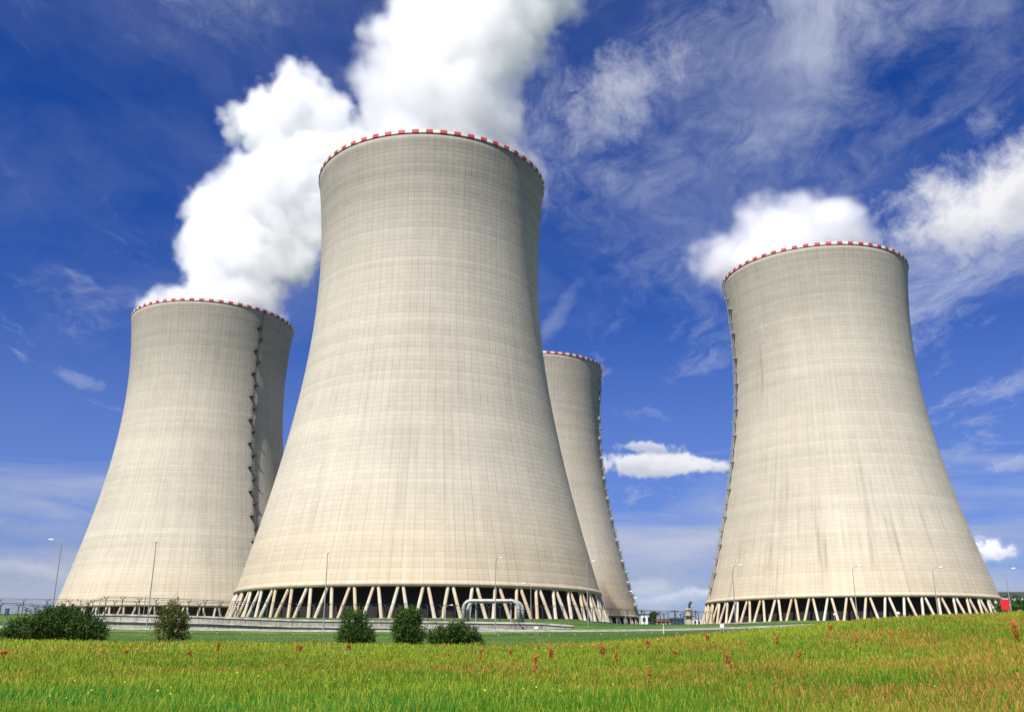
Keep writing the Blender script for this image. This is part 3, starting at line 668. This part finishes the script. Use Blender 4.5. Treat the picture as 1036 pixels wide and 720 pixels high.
def silo():
    Y = 300; P = at(696.5, 613, Y); zg = gz(P.x, Y) - .3; h = P.z - zg
    root = empty('chimney', (P.x, Y, zg)); tag(root, 'squat weathered tan chimney with bent pipe on top between the towers', 'chimney')
    b = MB(); b.lathe([(.0, 0), (1.35, 0), (1.2, h * .35), (.95, h * .42), (1.0, h * .8), (1.25, h * .82), (1.25, h * .9), (0, h * .9)], 18); b.build('stack', M_tan, root, smooth=False)
    b = MB(); b.tube([(.3, 0, h * .88), (.3, 0, h * 1.05), (.55, 0, h * 1.16), (1.0, 0, h * 1.22)], .42, 10); b.build('bent_pipe', M_rust2, root)
    b = MB(); b.lathe([(1.02, h * .5), (1.75, h * .5), (1.75, h * .53), (1.02, h * .53)], 18)
    for k in range(9):
        a = 2 * PI * k / 9; b.tube([(1.7 * math.cos(a), 1.7 * math.sin(a), h * .53), (1.7 * math.cos(a), 1.7 * math.sin(a), h * .53 + 1.0)], .04, 4)
    b.lathe([(1.66, h * .53 + .95), (1.74, h * .53 + .95), (1.74, h * .53 + 1.03), (1.66, h * .53 + 1.03), (1.66, h * .53 + .95)], 18)
    b.build('gallery', M_rust2, root)
silo()
def mast(px, pyt, Y, cross, label):
    P = at(px, pyt, Y); zg = gz(P.x, Y) - .2; h = P.z - zg
    root = empty('utility_pole', (P.x, Y, zg)); tag(root, label, 'pole', 'utility poles between the towers')
    b = MB(); b.tube([(0, 0, 0), (0, 0, h)], [.2, .13], 7); b.build('pole', M_rust2, root)
    b = MB(); b.box((0, -.16, h - .5), (cross, .14, .16))
    for x in (-.45, 0, .45): b.tube([(x * cross, -.16, h - .42), (x * cross, -.16, h - .1)], .07, 6)
    b.build('crossarm', M_rust2, root)
mast(671.5, 619.5, 310, 1.2, 'slim utility pole above the red brown roof')
mast(682.3, 616.5, 312, 2.6, 'utility pole with the widest crossarm between the towers')
mast(688.5, 620, 316, 1.2, 'short utility pole left of the tan chimney')
mast(703.5, 617, 318, 1.2, 'utility pole right of the tan chimney')
mast(649, 616.5, 290, .9, 'utility pole behind the little white hut')
# red board on legs
P = at(1016.8, 611.5, 168); zg = gz(P.x, 168); root = empty('board', (P.x, 168, zg)); tag(root, 'plain red rectangular board on two short posts at the foot of the right tower', 'board')
hz = P.z - zg
b = MB(); b.box((0, 0, hz), (1.48, .08, 1.85)); b.build('panel', M_redsign, root)
for x in (-.5, .5): b = MB(); b.tube([(x, .09, -.3), (x, .09, hz + .6)], .05, 8); b.build('post', M_steel, root)
def cabinet(px, pyt, Y, w_, h_, m, label, name='cabinet'):
    P = at(px, pyt, Y); zg = gz(P.x, Y); root = empty(name, (P.x, Y, zg)); tag(root, label, 'cabinet' if name == 'cabinet' else 'marker'); hh = P.z - zg
    b = MB(); b.box((0, 0, hh - h_ / 2), (w_, .35, h_)); b.box((0, 0, hh + .03), (w_ + .12, .45, .06)); b.build('housing', m, root)
    b = MB(); b.box((0, -.19, hh - h_ / 2), (w_ * .86, .03, h_ * .88)); b.build('door', m, root)
    b = MB()
    for x in (-w_ * .35, w_ * .35): b.tube([(x, 0, -.2), (x, 0, hh - h_ + .02)], .05, 6)
    b.build('post', M_steel, root)
cabinet(730.2, 631.2, 158.5, .62, .52, M_lampw, 'small white box on posts behind the guardrail, below the right tower')
cabinet(7.5, 615.5, 172, .55, 1.1, M_blue, 'dark blue cabinet on posts at the far left beside the widest bush')
cabinet(542.5, 633.8, 149.8, .62, .30, M_lampw, 'flat white box at the guardrail right of the curved pipe')
def globe(px, py, Y, r, label):
    P = at(px, py, Y); zg = gz(P.x, Y); root = empty('floodlight', (P.x, Y, zg)); tag(root, label, 'lamp', 'white globe lamps below the right tower')
    b = MB(); b.lathe([(.001, -r), (r * .5, -r * .87), (r * .87, -r * .5), (r, 0), (r * .87, r * .5), (r * .5, r * .87), (.001, r)], 16, c=(0, 0, P.z - zg)); b.build('globe', M_lampw, root, smooth=True)
    b = MB(); b.tube([(0, 0, -.2), (0, 0, P.z - zg - r * .9)], .05, 6); b.build('pole', M_pole, root)
globe(908.8, 620.2, 200, .34, 'larger white globe lamp before the black gap under the right tower')
globe(844.2, 621.3, 215, .24, 'smaller white globe lamp left of the larger globe lamp')
def marker(px, pyb, pyt, Y, label):
    P = at(px, pyt, Y); zg = gz(P.x, Y); root = empty('marker_post', (P.x, Y, zg)); tag(root, label, 'marker post'); h = P.z - zg
    b = MB(); b.box((0, 0, h / 2 - .1), (.12, .10, h + .2)); b.build('post', M_white, root); b = MB(); b.box((0, -.055, h * .8), (.124, .02, .12)); b.build('reflector', M_rust, root)
marker(671, 638, 630.5, 150, 'slim pale marker post standing at the guardrail between the towers')

# ------------------------------------------------------------------ meadow
def meadow(n, name, label, seed):
    rng = np.random.default_rng(seed)
    Y = np.exp(rng.uniform(math.log(15), math.log(255), n * 2)); u = rng.uniform(-.72, .72, n * 2); X_ = u * Y
    keep = (rng.random(n * 2) < np.clip(1.1 - (Y - 15) / 260, .3, 1)) & ((Y < 153) | (Y > 161)) & ((Y < 182) | (Y > 187)); X_, Y = X_[keep][:n], Y[keep][:n]; n = len(Y)
    Z = ground(X_, Y); px = 518 + 983 * X_ / Y
    meadowy = np.clip((122 - Y) / 6 + np.clip((px - 640) / 60, 0, 5) + (fbm(X_ * .2, Y * .2) - .5) * 3, 0, 1)     # beyond it the verge is mown
    patch = fbm(X_ * .07 + 3, Y * .05 + 1); patch2 = fbm(X_ * .3 + 9, Y * .22)
    h = (.10 + .26 * meadowy * (.35 + 1.3 * patch2)) * rng.uniform(.6, 1.3, n)
    wdt = np.maximum(.009, Y * .00050) * rng.uniform(.7, 1.3, n)
    # species: 0 fresh green, 1 yellow-green seed stems, 2 rusty sorrel
    far = np.clip((Y - 30) / 50, 0, 1)
    p_yel = np.clip((.10 + .55 * far) * meadowy * (.35 + 1.1 * patch), 0, .9); p_rust = np.clip((fbm(X_ * .16 + 40, Y * .11 + 8) - .52 + np.clip((px - 500) / 6000, -.07, .05)) * 1.2, 0, .28) * meadowy * far
    p_rust = p_rust + np.clip((px - 700) / 2400, 0, .10) * meadowy * (fbm(X_ * .12 + 11, Y * .1) > .5)
    r = rng.random(n); sp = np.where(r < p_rust, 2, np.where(r < p_rust + p_yel, 1, 0))
    h = np.where(sp == 1, h * 1.35, h); h = np.where(sp == 2, h * 1.5, h)
    base = np.array([[.092, .270, .014], [.31, .38, .03], [.50, .26, .055]])[sp]
    base = base * (.62 + .38 * meadowy)[:, None]
    cool = np.clip((patch2 - .5) * 2.2, -.6, .6)[:, None] * np.array([[-.35, .02, .2]])
    near = np.clip((48 - Y) / 18, 0, 1) * np.clip((700 - px) / 500, 0, 1) * (fbm(X_ * .25 + 70, Y * .2) > .42)
    base = base * (1 + near[:, None] * np.array([[-.35, .0, 1.2]]) * (sp == 0)[:, None])
    col = base * (1 + np.where((sp == 0)[:, None], cool, 0)) * rng.uniform(.82, 1.2, (n, 1)) * (.78 + .44 * patch[:, None])
    ang = rng.uniform(0, 2 * PI, n); lean = rng.uniform(.05, .45, n) * h; la = rng.uniform(0, 2 * PI, n)
    dx, dy = np.cos(ang) * wdt / 2, np.sin(ang) * wdt / 2; lx, ly = np.cos(la) * lean, np.sin(la) * lean
    P0 = np.stack([X_, Y, Z - .03], 1); D = np.stack([dx, dy, 0 * dx], 1)
    mid = P0 + np.stack([lx * .35, ly * .35, h * .6], 1); tip = P0 + np.stack([lx, ly, h], 1)
    tw = np.where(sp == 2, 1.3, np.where(sp == 1, .9, .25))[:, None]; mw_ = np.where(sp >= 1, .8, .85)[:, None]
    V = np.stack([P0 - D, P0 + D, mid + D * mw_, mid - D * mw_, tip + D * tw, tip - D * tw], 1).reshape(-1, 3)
    idx = np.arange(n)[:, None] * 6; Fq = np.concatenate([idx + [0, 1, 2, 3], idx + [3, 2, 4, 5]], 1).reshape(-1)
    me = bpy.data.meshes.new(name); nf = 2 * n
    me.vertices.add(len(V)); me.vertices.foreach_set('co', V.astype('f4').ravel())
    me.loops.add(nf * 4); me.loops.foreach_set('vertex_index', Fq.astype('i4')); me.polygons.add(nf); me.polygons.foreach_set('loop_start', (np.arange(nf) * 4).astype('i4'))
    at_ = me.color_attributes.new('species', 'FLOAT_COLOR', 'POINT')
    C4 = np.concatenate([np.repeat(col, 6, 0), np.ones((n * 6, 1))], 1); at_.data.foreach_set('color', C4.astype('f4').ravel())
    me.update(calc_edges=True); me.materials.append(V_grass); o = bpy.data.objects.new(name, me); COL.objects.link(o)
    tag(o, label, 'grass', kind='stuff'); return o
V_grass = veg('grass_blades', (.04, .09, .01), (.05, .1, .01), (.06, .1, .01), .2, .45, 'species')
meadow(900000, 'meadow_grass', 'tall green and straw coloured meadow grass with rusty seed heads', 5)
# tiny white and yellow flower heads
def flowers():
    rng = np.random.default_rng(9); b = MB(); n = 1500; Y = rng.normal(100, 11, n); Y = np.concatenate([Y, np.exp(rng.uniform(math.log(26), math.log(110), 420))]); n = len(Y)
    X_ = rng.uniform(-.6, .6, n) * Y; px = 518 + 983 * X_ / Y; keep = (rng.random(n) < np.clip(1.15 - px / 800, .12, 1)) & (fbm(X_ * .15, Y * .15) > .47) & (Y < 122)
    X_, Y = X_[keep], Y[keep]; Z = ground(X_, Y)
    for x, y, z in zip(X_, Y, Z):
        s_ = max(.03, y * 00.00038) * rng.uniform(.7, 1.3); c = Vector((x, y, z + rng.uniform(.30, .48))); mi = 0 if (y > 75 and rng.random() < .8) else 1
        vs = [c + Vector((math.cos(a) * s_, math.sin(a) * s_ , math.sin(a) * s_ * .5)) for a in (0, 1.05, 2.1, 3.14, 4.19, 5.24)] + [c + Vector((0, 0, s_ * .8))]
        b.add(vs, [(k, (k + 1) % 6, 6) for k in range(6)], mi)
    o = b.build('wildflowers', [mat('petals_white', (.55, .56, .45), .6)[0], mat('petals_yellow', (.60, .52, .04), .6)[0]]); tag(o, 'scattered tiny white and yellow wildflowers through the meadow', 'wildflowers', kind='stuff')
flowers()
# rusty sorrel plants standing above the grass
M_sor = veg('sorrel_seed', (.46, .19, .035), (.58, .27, .055), (.64, .36, .10), 2., .3); M_sorstem = mat('sorrel_stem', (.22, .11, .03), .8)[0]
def sorrel(px, pyb, pyt, Y, wpx, lean, label):
    x = X(px, Y); z = gz(x, Y); h = (pyb - pyt) / 937. * Y * 1.02 + .12; wd_ = wpx / 937. * Y / 2; rng = np.random.default_rng(int(px))
    root = empty('sorrel_plant', (x, Y, z)); tag(root, label, 'sorrel', 'rusty sorrel plants in the meadow')
    b = MB(); q = MB(); ns = 4
    for k in range(ns):
        tip = Vector((lean * h + rng.normal() * wd_ * .4, rng.normal() * wd_ * .4, h * rng.uniform(.82, 1.))); base = Vector((rng.normal() * .03, rng.normal() * .03, 0)); mid = base.lerp(tip, .5) + Vector((rng.normal() * .03, 0, 0))
        q.tube([base, mid, tip], [.012, .01, .006], 4)
        for j in range(int(70 + 22 * wpx)):
            f = rng.uniform(.22, 1.); c = base.lerp(tip, f); rad = wd_ * .55 * math.sin(min(1, (f - .12) * 1.5) * PI * .62) * rng.uniform(.2, 1)
            a = rng.uniform(0, 6.28); c = c + Vector((math.cos(a) * rad, math.sin(a) * rad, rng.uniform(-.02, .05))); s_ = max(.018, Y * .00045) * rng.uniform(.7, 1.4)
            n_ = Vector(rng.normal(size=3)).normalized(); t1 = n_.orthogonal().normalized(); t2 = n_.cross(t1)
            b.add([c - t1 * s_, c - t2 * s_, c + t1 * s_, c + t2 * s_], [(0, 1, 2, 3)])
    b.build('seed_head', M_sor, root); q.build('stem', M_sorstem, root)
for a in [(6, 665, 656, 78, 6, .0, 'sorrel plant at the far left before the widest bush'),
 (129, 663, 656, 82, 5, .0, 'sorrel plant between the widest bush and the sapling'),
 (194, 667, 658, 76, 4, 0., 'sorrel plant below and right of the sapling'),
 (222, 659, 649, 92, 4, 0., 'thin sorrel plant right of the sapling below the wall'),
 (303, 660, 652, 90, 8, 0., 'bushy sorrel clump left of the feathery bush'),
 (352, 658, 651, 95, 6, .1, 'sorrel clump just in front of the feathery bush'),
 (454, 667, 659, 76, 3, 0., 'thin sorrel plant below the touching pair of bushes'),
 (485, 676, 658, 66, 5, .05, 'narrow upright sorrel plant below the curved pipe'),
 (516, 664, 655, 84, 5, 0., 'smaller faint sorrel plant between the narrow and the broad one'),
 (540, 691, 669, 50, 7, .05, 'broad bright sorrel plant below the right end of the curved pipe'),
 (557, 672, 657, 72, 6, .05, 'sorrel plant up and right of the broad bright one'),
 (610, 664, 652, 84, 10, -.2, 'leaning sorrel clump before the last right leg of the middle tower'),
 (622, 678, 664, 64, 5, 0., 'faint brown sorrel plant under the leaning clump'),
 (655, 662, 650, 88, 6, 0., 'sorrel plant below the little white hut'),
 (657.5, 703, 681, 40, 7, -.05, 'lowest bright orange sorrel plant in the open gap between towers'),
 (683, 668, 660, 76, 5, 0., 'small sorrel plant below the blue shed'),
 (716, 651, 642, 100, 5, 0., 'sorrel plant at the guardrail left of the small white box'),
 (739, 686, 666, 54, 8, -.25, 'most slanted orange sorrel plant below the left of the right tower'),
 (786, 658, 649, 88, 5, 0., 'upright sorrel plant under the third leg pair of the right tower'),
 (805, 674, 662, 66, 7, .2, 'short bushy sorrel plant right of the most slanted one'),
 (841, 648, 641, 100, 4, 0., 'small faint sorrel plant where the guardrail ends'),
 (866, 665, 652, 76, 4, .05, 'slim sorrel plant before the middle of the right tower'),
 (902, 656, 648, 84, 4, 0., 'little sorrel plant on the slope right of the slim one'),
 (1030, 645, 622, 70, 12, .05, 'big orange sorrel clump at the right edge below the dark bush')]: sorrel(*a)
